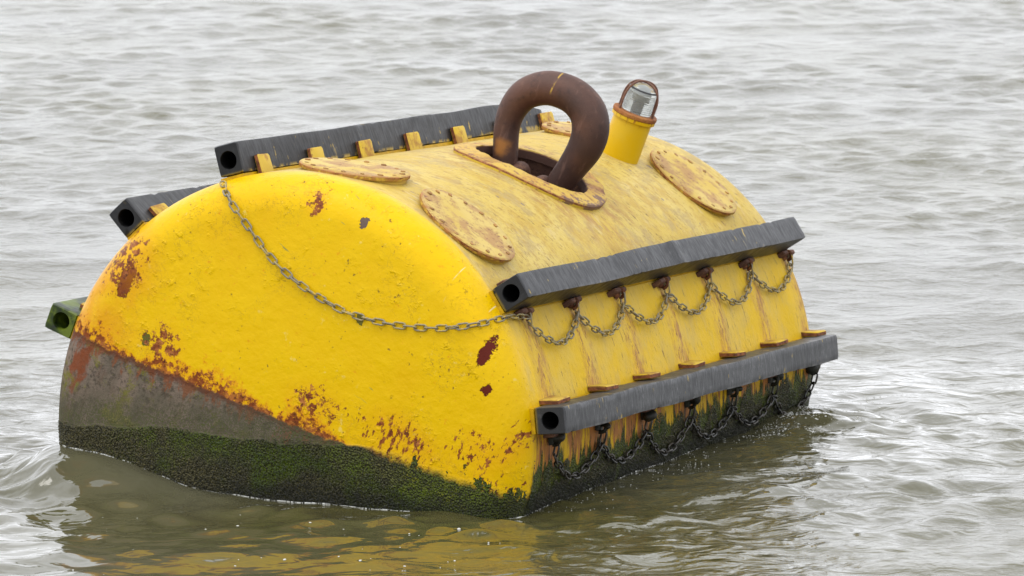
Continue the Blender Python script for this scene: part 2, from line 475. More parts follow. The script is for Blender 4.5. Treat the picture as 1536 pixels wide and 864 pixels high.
def mat_plate(name, edge_rust=True):
    """old yellow paint on rusty plate: lugs, covers, hawse rim"""
    M = Mat(name)
    P = M.tc('Object'); N = M.tc('Normal')
    off = M.info_random() * 37.0
    Pv = M.vadd(P, M.vec(off, off * 0.7, off * 0.3))
    nx, ny, nz = M.sep(N)
    n2 = M.noise(Pv, 9.0, 5, 0.65); n3 = M.noise(Pv, 34.0, 5, 0.65); n5 = M.noise(Pv, 3.0, 3)
    c = M.mix((0.56, 0.375, 0.016), (0.53, 0.36, 0.045), n5.step(0.38, 0.6))
    c = M.mix(c, (0.30, 0.14, 0.03), n2.step(0.47, 0.62) * 0.85)
    c = M.mix(c, (0.20, 0.075, 0.03), n3.step(0.57, 0.66) * n2.step(0.42, 0.58) * 0.9)
    rust = M.mix((0.10, 0.032, 0.014), (0.24, 0.085, 0.028), n3.step(0.4, 0.62))
    if edge_rust:
        up = nx.abs()
        e = (up + (n2 - 0.5) * 0.7).step(0.75, 0.60)
        c = M.mix(c, rust, e)
    return M.set(c, 0.68, M.bump(n2 * 0.4 + n3 * 0.4, 0.6, 0.008), spec=0.3)

def mat_cover():
    M = Mat('bleached_cover_plate')
    P = M.tc('Object'); N = M.tc('Normal')
    off = M.info_random() * 23.0
    Pv = M.vadd(P, M.vec(off, off * 0.7, off * 0.3))
    x, y, z = M.sep(P); nx, ny, nz = M.sep(N)
    n2 = M.noise(Pv, 8.0, 5, 0.65); n3 = M.noise(Pv, 38.0, 5, 0.65); n5 = M.noise(Pv, 3.0, 3)
    c = M.mix((0.48, 0.33, 0.05), (0.51, 0.375, 0.10), n5.step(0.36, 0.6))
    c = M.mix(c, (0.33, 0.175, 0.06), n2.step(0.42, 0.60) * 0.85)
    c = M.mix(c, (0.17, 0.075, 0.03), n3.step(0.55, 0.65) * n2.step(0.40, 0.54) * 0.85)
    fl = M.noise(M.vec(x * 60.0 + off, y * 22.0, 0.0), 1.0, 3, 0.6).step(0.60, 0.67)
    c = M.mix(c, (0.20, 0.09, 0.04), fl * n2.step(0.36, 0.52) * 0.95)
    rust = M.mix((0.17, 0.055, 0.018), (0.38, 0.17, 0.05), n3.step(0.4, 0.62))
    side = nz.step(0.8, 0.6)
    c = M.mix(c, M.mix(rust, (0.55, 0.36, 0.05), (n2 - 0.5 + (z - 0.002) * -14.0).step(-0.05, 0.08)), side)
    rim = M.length(M.vec(x, y, 0.0)).step(0.255, 0.268) * n3.step(0.40, 0.56)
    c = M.mix(c, rust, rim * 0.85)
    return M.set(c, 0.62, M.bump(n2 * 0.4 + n3 * 0.35, 0.6, 0.008), spec=0.3)

def mat_rubber(name, green=0.0, tone=1.0):
    M = Mat(name)
    P = M.tc('Object'); x, y, z = M.sep(P)
    off = M.info_random() * 19.0
    n1 = M.noise(M.vadd(P, M.vec(off, off, 0.0)), 2.6, 4); n2 = M.noise(M.vadd(P, M.vec(off, 0.0, off)), 14.0, 5, 0.6)
    sc = M.noise(M.vec(x * 11.0 + off, y * 60.0 + z * 14.0, z * 11.0), 1.0, 6, 0.72)       # scuffs across the strip
    c = M.mix((0.034, 0.0345, 0.036), (0.050, 0.051, 0.053), n1.step(0.35, 0.65))
    c = M.mix(c, (0.17, 0.17, 0.17), M.noise(M.vec(x * 22.0 + off, y * 80.0, z * 9.0), 1.0, 5, 0.75).step(0.54, 0.66) * n1.step(0.38, 0.54) * 0.7)
    c = M.mix(c, (0.004, 0.004, 0.0045), M.noise(M.vec(x * 12.0, y * 70.0 + off + z * 22.0, z * 12.0), 1.0, 6, 0.75).step(0.60, 0.65) * 0.85)
    ex = x.abs().step(0.052, 0.063) * z.abs().step(0.062, 0.074)
    c = M.mix(c, (0.13, 0.13, 0.13), ex * n2.step(0.42, 0.56) * 0.7)
    yl = M.noise(M.vec(x * 9.0 + off, y * 26.0, z * 9.0), 1.0, 3, 0.55).step(0.66, 0.70)
    c = M.mix((0.0, 0.0, 0.0), c, tone) if tone < 1 else c
    c = M.mix(c, (0.50, 0.34, 0.03), yl * n2.step(0.45, 0.58) * 0.85)
    c = M.mix(c, (0.0015, 0.0015, 0.0015), M.length(M.vec(x, 0.0, z)).step(0.0445, 0.042))  # bore blackened: the shade inside the hole is put into the colour
    lowy = z.step(-0.055, -0.072) * n2.step(0.46, 0.56)
    c = M.mix(c, (0.42, 0.29, 0.04), lowy * 0.8)
    endf = y.step(0.004, 0.001)
    c = M.mix(c, (0.55, 0.38, 0.02), endf * (z + n2 * 0.02).step(-0.050, -0.062) * n2.step(0.36, 0.44))
    c = M.mix(c, (0.008, 0.0085, 0.009), endf * (1.0 - n2.step(0.60, 0.68)) * 0.7)  # near end face darkened in colour, standing for its shaded front
    if green > 0:
        g = M.noise(P, 7.0, 5, 0.7)
        c = M.mix(c, M.mix((0.018, 0.034, 0.003), (0.105, 0.145, 0.008), g.step(0.44, 0.60)), (y.step(0.9, 0.03)) * g.step(0.36, 0.46) * green)
    r = M.mix((0.36, 0.36, 0.36), (0.55, 0.55, 0.55), sc.step(0.40, 0.62))
    return M.set(c, r, M.bump(n2 * 0.2 + sc * 0.4, 0.4, 0.005), spec=0.34)

def mat_rust(name, a, b, c_, rough=0.72, spec=0.3, scale=1.0):
    M = Mat(name)
    P = M.tc('Object')
    off = M.info_random() * 31.0
    Pv = M.vadd(P, M.vec(off, off * 0.3, off * 0.8))
    n1 = M.noise(Pv, 4.0 * scale, 4); n2 = M.noise(Pv, 18.0 * scale, 5, 0.65); n3 = M.noise(Pv, 70.0 * scale, 4, 0.6)
    c = M.mix(a, b, n1.step(0.36, 0.64))
    c = M.mix(c, c_, n2.step(0.50, 0.68) * 0.8)
    c = M.mix(c, tuple(v * 0.45 for v in a), n3.step(0.56, 0.68) * 0.7)
    return M.set(c, rough, M.bump(n2 * 0.4 + n3 * 0.4, 0.5, 0.006 / scale), spec=spec)

def mat_shackle():
    M = Mat('dark_brown_rusted_steel')
    P = M.tc('Object'); x, y, z = M.sep(P)
    n1 = M.noise(P, 3.0, 4); n2 = M.noise(P, 22.0, 6, 0.68); n3 = M.noise(P, 85.0, 3, 0.6)
    st = M.noise(M.vec(x * 26.0, y * 26.0, z * 5.0), 1.0, 4, 0.6)
    c = M.mix((0.045, 0.019, 0.012), (0.092, 0.038, 0.022), n1.step(0.36, 0.62))
    c = M.mix(c, (0.16, 0.080, 0.055), st.step(0.55, 0.72) * 0.5)
    c = M.mix(c, (0.032, 0.014, 0.010), n2.step(0.54, 0.68) * 0.7)
    c = M.mix(c, (0.30, 0.17, 0.12), n3.step(0.68, 0.74) * n1.step(0.45, 0.55) * 0.7)
    c = M.mix(c, (0.36, 0.14, 0.02), (x + 0.215 + (n2 - 0.5) * 0.06).abs().step(0.05, 0.01) * (z - 1.27).abs().step(0.06, 0.02) * 0.8)
    c = M.mix(c, (0.42, 0.26, 0.03), (x + 0.055 + (n2 - 0.5) * 0.012).abs().step(0.006, 0.002) * z.step(1.62, 1.66) * y.step(1.93, 1.90) * n2.step(0.40, 0.52))
    return M.set(c, 0.58, M.bump(n2 * 0.5 + n3 * 0.3 + st * 0.2, 0.6, 0.007), spec=0.4)

def mat_post():
    M = Mat('yellow_post_paint')
    P = M.tc('Object')
    n1 = M.noise(P, 6.0, 4); n2 = M.noise(P, 26.0, 5, 0.65)
    z = M.sep(P)[2]
    c = M.mix((0.62, 0.38, 0.002), (0.60, 0.39, 0.02), n1.step(0.4, 0.7))
    c = M.mix(c, (0.22, 0.08, 0.02), n2.step(0.665, 0.71) * n1.step(0.45, 0.6))
    st = M.noise(M.vec(M.sep(P)[0] * 55.0, M.sep(P)[1] * 55.0, z * 5.0), 1.0, 3)
    c = M.mix(c, (0.25, 0.09, 0.02), z.step(1.42, 1.485) * st.step(0.55, 0.66))
    return M.set(c, 0.42, M.bump(n1 * 0.6 + n2 * 0.2, 0.4, 0.006), spec=0.2)

def mat_glass():
    M = Mat('ribbed_lens_glass')
    M.set((0.62, 0.64, 0.60), 0.06, ior=1.48)
    M.p.inputs['Transmission Weight'].default_value = 0.8
    return M.m

def mat_plain(name, c, r, spec=0.4, metal=0.0):
    M = Mat(name)
    n = M.noise(M.tc('Object'), 30.0, 4)
    return M.set(M.mix(tuple(v * 0.7 for v in c), c, n.step(0.3, 0.7)), r, spec=spec, metal=metal)

def mat_chain(name, a, b, c_, rough):
    M = Mat(name)
    P = M.tc('Object'); o = M.info_random()
    n = M.noise(M.vadd(P, M.vec(o * 40.0, o * 17.0, 0.0)), 26.0, 4, 0.6)
    c = M.mix(a, b, (n + (o - 0.5) * 0.35).step(0.42, 0.60))
    c = M.mix(c, c_, M.noise(M.vadd(P, M.vec(o * 11.0, 0.0, o * 29.0)), 45.0, 3).step(0.56, 0.66) * 0.8)
    return M.set(c, rough, M.bump(n, 0.4, 0.004), spec=0.5)

def mat_water():
    M = Mat('murky_estuary_water')
    W = M.world()
    x, y, z = M.sep(W)
    ca, sa = CF.x / math.hypot(CF.x, CF.y), CF.y / math.hypot(CF.x, CF.y)
    u = x * sa - y * ca                 # across the wind
    v = x * ca + y * sa                 # along the wind
    b1 = M.noise(M.vec(u * 5.0, v * 5.5, 0.0), 1.0, 2, 0.5, 0.6)
    b2 = M.noise(M.vec(u * 15.0, v * 17.0, 4.0), 1.0, 4, 0.62, 0.6)
    g = M.noise(M.vec(u * 0.5, v * 0.35, 2.0), 1.0, 3).step(0.30, 0.66)
    # sheltered water right in front of the head
    lee = M.length(M.vec(((x - 0.10).abs() - 0.9).max(0.0) / 0.6, ((y + 1.2).abs() - 1.0).max(0.0) / 1.0, 0.0)).step(0.0, 1.3)
    far = M.length(M.vec((x.abs() - 1.2).max(0.0), ((y - 1.7).abs() - 2.2).max(0.0), 0.0)).step(0.3, 3.2)
    h = b1 * 1.0 * (lee * 0.65 + 0.35) + b2 * (g * 0.30 + 0.16) * (lee * 0.95 + 0.05) * (far * 0.72 + 0.28)
    n = M.bump(h, 1.0, 0.033)
    ro = far * 0.17 + 0.022
    silt = M.noise(M.vec(u * 0.35, v * 0.2, 7.0), 1.0, 3)
    c = M.mix((0.068, 0.062, 0.020), (0.084, 0.080, 0.050), silt.step(0.35, 0.65))
    return M.set(c, ro, n, spec=0.5, ior=1.58)

M_HULL = [mat_hull(k) for k in ('head', 'both', 'barrel')]; M_LUG = mat_plate('yellow_rusty_lug'); M_COVER = mat_cover()
M_STRIP = mat_plain('yellow_strip_paint', (0.56, 0.33, 0.004), 0.5, 0.2); M_RUB = mat_rubber('black_rubber', tone=0.42); M_RUBL = mat_rubber('grey_scuffed_rubber'); M_RUBG = mat_rubber('algae_green_rubber', 1.0, 0.5)
M_RUST = mat_rust('orange_brown_rust', (0.16, 0.055, 0.02), (0.30, 0.11, 0.03), (0.42, 0.20, 0.06))
M_EYE = mat_rust('chestnut_rust', (0.075, 0.026, 0.012), (0.15, 0.05, 0.018), (0.26, 0.11, 0.03))
M_RUSTD = mat_rust('dark_pit_rust', (0.070, 0.032, 0.022), (0.13, 0.062, 0.040), (0.20, 0.10, 0.055))
M_WEED = mat_rust('black_wet_weed', (0.012, 0.013, 0.009), (0.024, 0.024, 0.014), (0.05, 0.03, 0.012), 0.5)
M_SHK = mat_shackle(); M_POST = mat_post(); M_GLASS = mat_glass()
M_WIRE = mat_rust('brown_guard_wire', (0.10, 0.045, 0.028), (0.17, 0.075, 0.045), (0.26, 0.12, 0.06), 0.6, 0.4, 3.0)
M_CH = mat_chain('galvanised_chain_with_paint', (0.20, 0.175, 0.125), (0.30, 0.24, 0.10), (0.52, 0.33, 0.015), 0.55)
M_CHD = mat_chain('weedy_black_chain', (0.010, 0.010, 0.008), (0.030, 0.025, 0.018), (0.06, 0.045, 0.03), 0.34)
M_WATER = mat_water()

# ------------------------------------------------------------------ water height
hd = np.array([CF.x, CF.y]) / math.hypot(CF.x, CF.y)     # heading of the waves
hs_ = np.array([hd[1], -hd[0]])
NWV = 150
lam = np.exp(np.linspace(math.log(0.13), math.log(3.4), NWV)) * np.exp(rng.normal(0, 0.03, NWV))
kk = 2 * np.pi / lam
th = rng.normal(0.2, 0.95, NWV)
dirs = -np.cos(th)[:, None] * hd + np.sin(th)[:, None] * hs_
slope_tot = 0.118
sw = np.where(lam > 0.8, 0.42, 1.0) * np.where((lam > 0.25) & (lam < 0.9), 1.25, 1.0)
ka = slope_tot * math.sqrt(2.0 / NWV) * sw
amp = ka / kk
phs = rng.uniform(0, 2 * np.pi, NWV)
gust = smooth_noise(14, 0.6, 2.6, 5)
# water piled against the head, from the run of the waterline
_P = np.array([(-1.17, -0.13, 0.22), (-1.20, 0.25, 0.17), (-0.95, -0.20, 0.175), (-0.73, -0.255, 0.118), (-0.34, -0.30, 0.036), (0.02, -0.32, 0.014),
               (0.23, -0.31, 0.011), (0.59, -0.27, 0.0), (0.97, -0.20, 0.014), (1.13, -0.14, -0.017), (1.19, -0.04, -0.032),
               (1.24, 0.4, -0.01), (1.25, 3.45, 0.05), (1.40, 3.3, 0.06), (-1.45, -0.35, 0.01)])
def local_bump(x, y):
    s = 0; w = 0
    for px, py, h in _P:
        g = np.exp(-((x - px) ** 2 + (y - py) ** 2) / (2 * 0.17 ** 2))
        s = s + g * h; w = w + g
    e = np.exp(-((x + 1.25) ** 2 / 0.35 + (y + 0.35) ** 2 / 1.1)) * 0.03
    return s / (w + 0.6) * 1.33 + e * np.exp(-w)
def sstep(v, a, b):
    t = np.clip((v - a) / (b - a), 0, 1); return t * t * (3 - 2 * t)
def wave(x, y, cell=None):
    """displacement dx, dy, dz of the water surface"""
    dx = np.zeros_like(x); dy = np.zeros_like(x); dz = np.zeros_like(x)
    g = np.clip(0.95 + 0.38 * gust(x, y), 0.3, 1.9)
    # lee of the head: glassy; flank: broken chop thrown back by the hull
    near = np.exp(-(np.maximum(np.abs(x + 0.15) - 1.0, 0) ** 2 / 0.25 + np.maximum(np.abs(y + 1.2) - 1.0, 0) ** 2 / 0.7))
    flank = np.exp(-(np.maximum(np.abs(x - 1.9) - 0.5, 0) ** 2 / 0.4 + np.maximum(np.abs(y - 1.4) - 1.9, 0) ** 2 / 1.2))
    hull = np.exp(-(np.maximum(np.abs(x) - 1.17, 0) ** 2 + np.maximum(np.abs(y - 1.7) - 1.95, 0) ** 2) / 0.02)
    churn = np.exp(-((x - 1.55) ** 2 / 0.10 + (y - 3.3) ** 2 / 0.35))
    churn2 = np.exp(-((x + 1.60) ** 2 / 0.30 + (y + 0.45) ** 2 / 1.4))
    for i in range(NWV):
        a = amp[i]
        short = lam[i] < 0.55
        if short:
            f = g * (1 + 0.45 * near) * (1 + 0.9 * flank + 1.5 * churn + 1.7 * churn2) * (1 - 0.75 * hull)
        else:
            f = (1 - 0.30 * near) * (1 - 0.85 * hull)
        if cell is not None:
            f = f * sstep(lam[i] / cell, 2.5, 5.0)
        t = kk[i] * (dirs[i, 0] * x + dirs[i, 1] * y) + phs[i]
        c = np.cos(t) * (a * f); s = np.sin(t) * (a * f * 0.8)
        dz += c; dx -= dirs[i, 0] * s; dy -= dirs[i, 1] * s
    lb = local_bump(x, y)
    return dx, dy, dz + lb

def build_water():
    def axis(fine0, fine1, step_fn, far0, far1):
        v = [fine0]
        while v[-1] < fine1: v.append(v[-1] + step_fn(v[-1]))
        st = step_fn(v[-1]); s = st
        while v[-1] < far1: s *= 1.18; v.append(v[-1] + s)
        s = step_fn(fine0); w = [fine0]
        while w[-1] > far0: s *= 1.25; w.append(w[-1] - s)
        return np.array(w[:0:-1] + v)
    U = axis(-6.2, 6.2, lambda t: 0.027, -3500, 3500)
    V = axis(21.5, 72.0, lambda t: 0.030 if t < 36 else 0.030 + (t - 36) * 0.0016, -60, 5000)
    du = np.gradient(U); dv = np.gradient(V)
    uu, vv = np.meshgrid(U, V)
    cell = np.maximum(*np.meshgrid(du, dv)).astype(np.float64)
    X = CAMLOC.x + uu * hs_[0] + vv * hd[0]
    Y = CAMLOC.y + uu * hs_[1] + vv * hd[1]
    dx, dy, dz = wave(X, Y, cell)
    co = np.stack([X + dx, Y + dy, dz], -1).reshape(-1, 3)
    nu, nv = len(U), len(V)
    a = (np.arange(nv - 1)[:, None] * nu + np.arange(nu - 1)[None, :]).ravel()
    f = np.stack([a, a + 1, a + nu + 1, a + nu], 1)
    o = obj('water', mesh_np('water', co, f), M_WATER)
    tag(o, 'choppy grey-green estuary water around the yellow buoy', 'water', kind='structure')
    print('water verts', len(co))
build_water()

# ------------------------------------------------------------------ the buoy
buoy = empty('mooring_buoy', BUOY_M)
tag(buoy, 'big weathered yellow barrel mooring buoy listing in choppy grey water', 'buoy')

def head_profile(n=40):
    al = math.asin((R - RK) / (RC - RK)); pts = []
    y0 = -(RK * math.cos(al)); yc = y0 + RC * math.cos(al)
    for t in np.linspace(al, 0, n): pts.append((RC * math.sin(t), yc - RC * math.cos(t)))
    pts = pts[::-1]
    for t in np.linspace(math.pi / 2 - al, 0, 22)[1:]: pts.append((R - RK + RK * math.cos(t), -RK * math.sin(t)))
    return [(r, y + YS) for r, y in pts]
HEAD = head_profile()
_hr = np.array([p[0] for p in HEAD]); _hy = np.array([p[1] for p in HEAD])
def head_y(r): return np.interp(r, _hr, _hy)

HAW_PHI, HAW_Y = rad(-0.5), 1.845          # the hawse opening on top
def stad(a, y, hl, hw_):
    """inside test of the oval opening"""
    return np.hypot((a - HAW_PHI) * R / hl, (y - HAW_Y) / hw_) - 1.0

dent = smooth_noise(16, 1.5, 6.0, 21, 3)
NPH = 480
def build_hull():
    prof = [(r, y) for r, y in HEAD if r > 0.004]
    ys = np.linspace(YS, LEN - YS, 190)[1:]
    prof += [(R, y) for y in ys]
    prof += [(r, LEN - y) for r, y in HEAD[::-1] if r > 0.004][1:]
    prof = np.array(prof); k = len(prof)
    ph = np.linspace(-math.pi, math.pi, NPH, endpoint=False)
    A, rr = np.meshgrid(ph, prof[:, 0]); _, yy = np.meshgrid(ph, prof[:, 1])
    X = rr * np.sin(A); Z = rr * np.cos(A); Yv = yy.copy()
    d = dent(X, Yv, Z)
    cyl = sstep(rr, R - 0.10, R)
    # plating: slight quilting between the lugs on the flanks, soft dents on the head
    pan = -0.026 * np.abs(np.sin(np.pi * (yy - 0.2) / 0.578)) ** 1.2 * np.exp(-((np.abs(A) - rad(52)) / rad(14)) ** 2) * cyl
    pan *= sstep(yy, 0.1, 0.3) * sstep(LEN - yy, 0.1, 0.3)
    off = d * 0.0022 * cyl + pan
    X += np.sin(A) * off; Z += np.cos(A) * off
    Yv += d * 0.0045 * (1 - cyl) * (yy < 1)
    vid = np.arange(k * NPH).reshape(k, NPH)
    a = vid[:-1]; b = np.roll(vid, -1, 1)[:-1]; c = np.roll(vid, -1, 1)[1:]; e = vid[1:]
    f = np.stack([a, b, c, e], -1).reshape(-1, 4)
    co = np.stack([X, Yv, Z], -1).reshape(-1, 3)
    fa = np.arctan2(co[f, 0].mean(1), co[f, 2].mean(1)); fy = co[f, 1].mean(1)
    fr = np.hypot(co[f, 0].mean(1), co[f, 2].mean(1))
    keep = (stad(fa, fy, 0.345, 0.315) > 0) | (fr < R - 0.05)
    f = f[keep]
    # caps
    c0 = len(co); co = np.vstack([co, [[0, _hy[0], 0]], [[0, LEN - _hy[0], 0]]])
    i = np.arange(NPH); j = (i + 1) % NPH
    t0 = np.stack([j, i, np.full(NPH, c0), np.full(NPH, c0)], 1)
    faces = [tuple(q) for q in f.tolist()] + [(int(q[0]), int(q[1]), c0) for q in t0] + [(int((k - 1) * NPH + a_), int((k - 1) * NPH + b_), c0 + 1) for a_, b_ in zip(i, j)]
    me = mesh_np('hull', co, faces)
    for m_ in M_HULL: me.materials.append(m_)
    cy_ = np.zeros(len(me.polygons) * 3, np.float32); me.polygons.foreach_get('center', cy_); cy_ = cy_[1::3]
    me.polygons.foreach_set('material_index', np.where(cy_ < -0.02, 0, np.where(cy_ < 0.11, 1, 2)).astype(np.int32))
    return obj('hull', me, None, buoy)
hull = build_hull()

def cyl_pt(phi, y, r):
    return Vector((r * math.sin(phi), y, r * math.cos(phi)))

# hawse: recessed well and a raised rim plate bent to the barrel
def stad_loop(hl, hw_, n=18, pinch=0.0):
    k = n * 3
    return [(hl * math.cos(2 * math.pi * i / k), hw_ * math.sin(2 * math.pi * i / k)) for i in range(k)]
def haw(pt, r): return cyl_pt(HAW_PHI + pt[0] / R, HAW_Y + pt[1], r)
mb = MB()
lo = stad_loop(0.335, 0.300, 14)
mb.loft([[haw(p, R + 0.004) for p in lo], [haw(p, R - 0.15) for p in lo], [haw((p[0] * 0.95, p[1] * 0.95), R - 0.36) for p in lo]], cap1=True)
obj('hawse_well', mb.mesh('hawse_well', True, 50), M_RUSTD, buoy)
mb = MB()
rnd = random.Random(3)
lo_o = stad_loop(0.405, 0.420, 18); lo_i = stad_loop(0.300, 0.262, 18)
jt = [rnd.uniform(-0.004, 0.004) for _ in lo_o]
mb.loft([[haw((p[0], p[1]), R - 0.03) for p in lo_o],
         [haw((p[0] + j, p[1] + j), R + 0.019 + j * 0.4) for p, j in zip(lo_o, jt)],
         [haw((p[0] * 0.985 + j, p[1] * 0.965 + j), R + 0.025 + j) for p, j in zip(lo_o, jt)],
         [haw((p[0] * 1.01, p[1] * 1.03), R + 0.025 + j) for p, j in zip(lo_i, jt)],
         [haw(p, R + 0.018) for p in lo_i],
         [haw(p, R - 0.02) for p in lo_i]])
obj('hawse_rim', mb.mesh('hawse_rim', True, 30), None, buoy).data.materials.append(None)

def mat_rim():
    M = Mat('peeling_rim_plate')
    P = M.tc('Object'); x, y, z = M.sep(P); N = M.tc('Normal')
    rr = M.length(M.vec(x, 0.0, z))
    n2 = M.noise(P, 9.0, 5, 0.65); n3 = M.noise(P, 36.0, 5, 0.65)
    c = M.mix((0.51, 0.33, 0.06), (0.42, 0.22, 0.05), n2.step(0.46, 0.64))
    c = M.mix(c, (0.52, 0.37, 0.07), M.noise(P, 3.0, 3).step(0.5, 0.65) * 0.7)
    c = M.mix(c, (0.22, 0.10, 0.06), n3.step(0.52, 0.62) * n2.step(0.44, 0.58) * 0.9)
    rust = M.mix((0.17, 0.06, 0.02), (0.34, 0.15, 0.05), n3.step(0.4, 0.6))
    c = M.mix(c, rust, (rr + (n2 - 0.5) * 0.012).step(R + 0.024, R + 0.019) * rr.step(R + 0.008, R + 0.014))
    d_ = M.length(M.vec((x + 0.011) / 0.318, (y - 1.845) / 0.280, 0.0))
    c = M.mix(c, (0.085, 0.042, 0.030), d_.step(1.02, 0.99) * rr.step(R + 0.026, R + 0.015))
    c = M.mix(c, (0.58, 0.42, 0.03), d_.step(1.05, 1.1) * rr.step(R + 0.013, R + 0.007) * (1.0 - n3.step(0.56, 0.62)) * 0.8)
    # bare tip at the right end
    c = M.mix(c, (0.15, 0.085, 0.07), (x - 0.34 + (n2 - 0.5) * 0.5).step(0.0, 0.03) * 0.85)
    return M.set(c, 0.66, M.bump(n2 * 0.5 + n3 * 0.4, 0.6, 0.008), spec=0.3)
rim = [o for o in buoy.children if o.name == 'hawse_rim'][0]
rim.data.materials.clear(); rim.data.materials.append(mat_rim())

# ---- fenders
FW_R, FW_T, FG, FL = 0.155, 0.130, 0.014, 3.67
YK = [0.205 + 0.578 * k for k in range(7)]
def rrect(hx, hz, c, n=40):
    """rounded rectangle with n points at even polar angles"""
    out = []
    for i in range(n):
        a = 2 * math.pi * (i + 0.5) / n
        dx, dz = math.cos(a), math.sin(a)
        lo_, hi_ = 0.0, 0.5
        for _ in range(30):
            mid = (lo_ + hi_) / 2
            qx = max(abs(dx * mid) - (hx - c), 0); qz = max(abs(dz * mid) - (hz - c), 0)
            if math.hypot(qx, qz) < c: lo_ = mid
            else: hi_ = mid
        out.append((dx * lo_, dz * lo_))
    return out
def fender_mesh(seed, kink=0.0, end_droop=0.0, skew=0.0):
    r_ = random.Random(seed); n = 40
    base = rrect(FW_T / 2, FW_R / 2, 0.008, n)
    hole = [(0.041 * math.cos(2 * math.pi * (i + 0.5) / n) * 0.95, 0.041 * math.sin(2 * math.pi * (i + 0.5) / n)) for i in range(n)]
    wob = smooth_noise(8, 2.0, 9.0, seed, 1); wob2 = smooth_noise(8, 2.0, 9.0, seed + 50, 1)
    mb = MB()
    st = [0.0, 0.006, 0.016] + list(np.linspace(0.05, FL - 0.05, 96)) + [FL - 0.016, FL - 0.006, FL]
    rings = []
    for y in st:
        e = min(y, FL - y)
        sc = 1 - 0.075 * max(0, 1 - e / 0.016) ** 2
        oz = 0.0018 * float(wob(y)) - end_droop * max(0, (y - FL + 0.6) / 0.6) ** 2
        ox = 0.0018 * float(wob2(y))
        kz = 0.011 * kink * math.exp(-((y - 1.92) / 0.05) ** 2)
        cd = [max(0.0, r_.gauss(0, 1) - 1.3) * 0.006 for _ in range(4)]       # nicks along the four edges
        nick = lambda x, z: 1 - (cd[(x > 0) * 2 + (z > 0)] / 0.08 if abs(x) > FW_T / 2 - 0.014 and abs(z) > FW_R / 2 - 0.014 else 0)
        rings.append([(x * sc * nick(x, z) + ox, y + skew * (z - 0.0) * (1 if y < 0.02 else 0), z * (sc * nick(x, z) + (kz / 0.08 if z > 0 else 0)) + oz + (kz * 0.2)) for x, z in base])
    # end annulus, bore
    f0 = [(x * 1.0, 0.001, z) for x, z in hole]
    def bore(sign, y0):
        return [[(x * 1.12, y0, z * 1.12) for x, z in hole], [(x, y0 + sign * 0.012, z) for x, z in hole], [(x, y0 + sign * 0.30, z) for x, z in hole]]
    near = bore(1, 0.0)[::-1]; far = bore(-1, FL)
    mb.loft(near + rings + far, cap0=True, cap1=True)
    return mb.mesh('fender', True, 40)
def lug_mesh(seed, hs=1.0):
    r_ = random.Random(seed)
    mb = MB()
    # a thick tab standing on the hull against the side of the strip; x thickness, y along, z up
    L_, Hh, T = 0.148 + r_.uniform(-0.014, 0.010), (0.097 + r_.uniform(-0.01, 0.006)) * hs, 0.026
    c = 0.005
    prof = [(-L_ / 2, 0), (-L_ / 2 + 0.002, Hh - 0.007), (-L_ / 2 + 0.008, Hh + r_.uniform(-0.006, 0.003)), (L_ / 2 - 0.008, Hh), (L_ / 2 - 0.001, Hh - 0.008), (L_ / 2, 0)]
    def ring(x, i): return [(x, y * (1 - i / L_ * 2), z - (i if z > 0 else 0)) for y, z in prof]
    mb.loft([ring(-T / 2, c), ring(-T / 2 + c, 0), ring(T / 2 - c, 0), ring(T / 2, c)], True, True)
    return mb.mesh('lug', True, 40)
LUGS = [lug_mesh(s) for s in range(4)]
for me in LUGS: me.materials.append(M_LUG)
LUGS_S = [lug_mesh(s + 10, 0.55) for s in range(4)]
for me in LUGS_S: me.materials.append(M_RUSTD)  # brown rust, kept dark to paint in the shadow by the fender
def eye_mesh():
    mb = MB()
    # pad eye: base block and a thick half ring in the plane across the barrel
    mb.loft([[(x * s, y * s, z) for x, y in ((-0.022, -0.034), (0.022, -0.034), (0.022, 0.034), (-0.022, 0.034))] for z, s in ((-0.012, 1.1), (0.006, 1.0), (0.014, 0.75))], True, True)
    path = [(0.034 * math.cos(t), 0.0, 0.008 + 0.036 * math.sin(t)) for t in np.linspace(-0.25, math.pi + 0.25, 15)]
    mb.loft(tube_rings(path, 0.0125, 8, (0, 1, 0)), True, True)
    return mb.mesh('chain_eye', True, 45)
EYE = eye_mesh(); EYEW = eye_mesh()
def clump_mesh(seed):
    nz = smooth_noise(10, 25, 90, seed, 3); mb = MB(); rings = []
    for t in np.linspace(0.05, math.pi - 0.05, 9):
        rr = []
        for k in range(12):
            a = 2 * math.pi * k / 12
            v = np.array([math.sin(t) * math.cos(a), math.sin(t) * math.sin(a), math.cos(t)]) * np.array([0.026, 0.030, 0.034])
            rr.append(v * (1 + 0.40 * float(nz(*v))))
        rings.append(rr)
    mb.loft(rings, True, True)
    return mb.mesh('weed_clump', True, 60)
CLUMPS = [clump_mesh(s) for s in range(3)]
EYE_R = R + 0.006
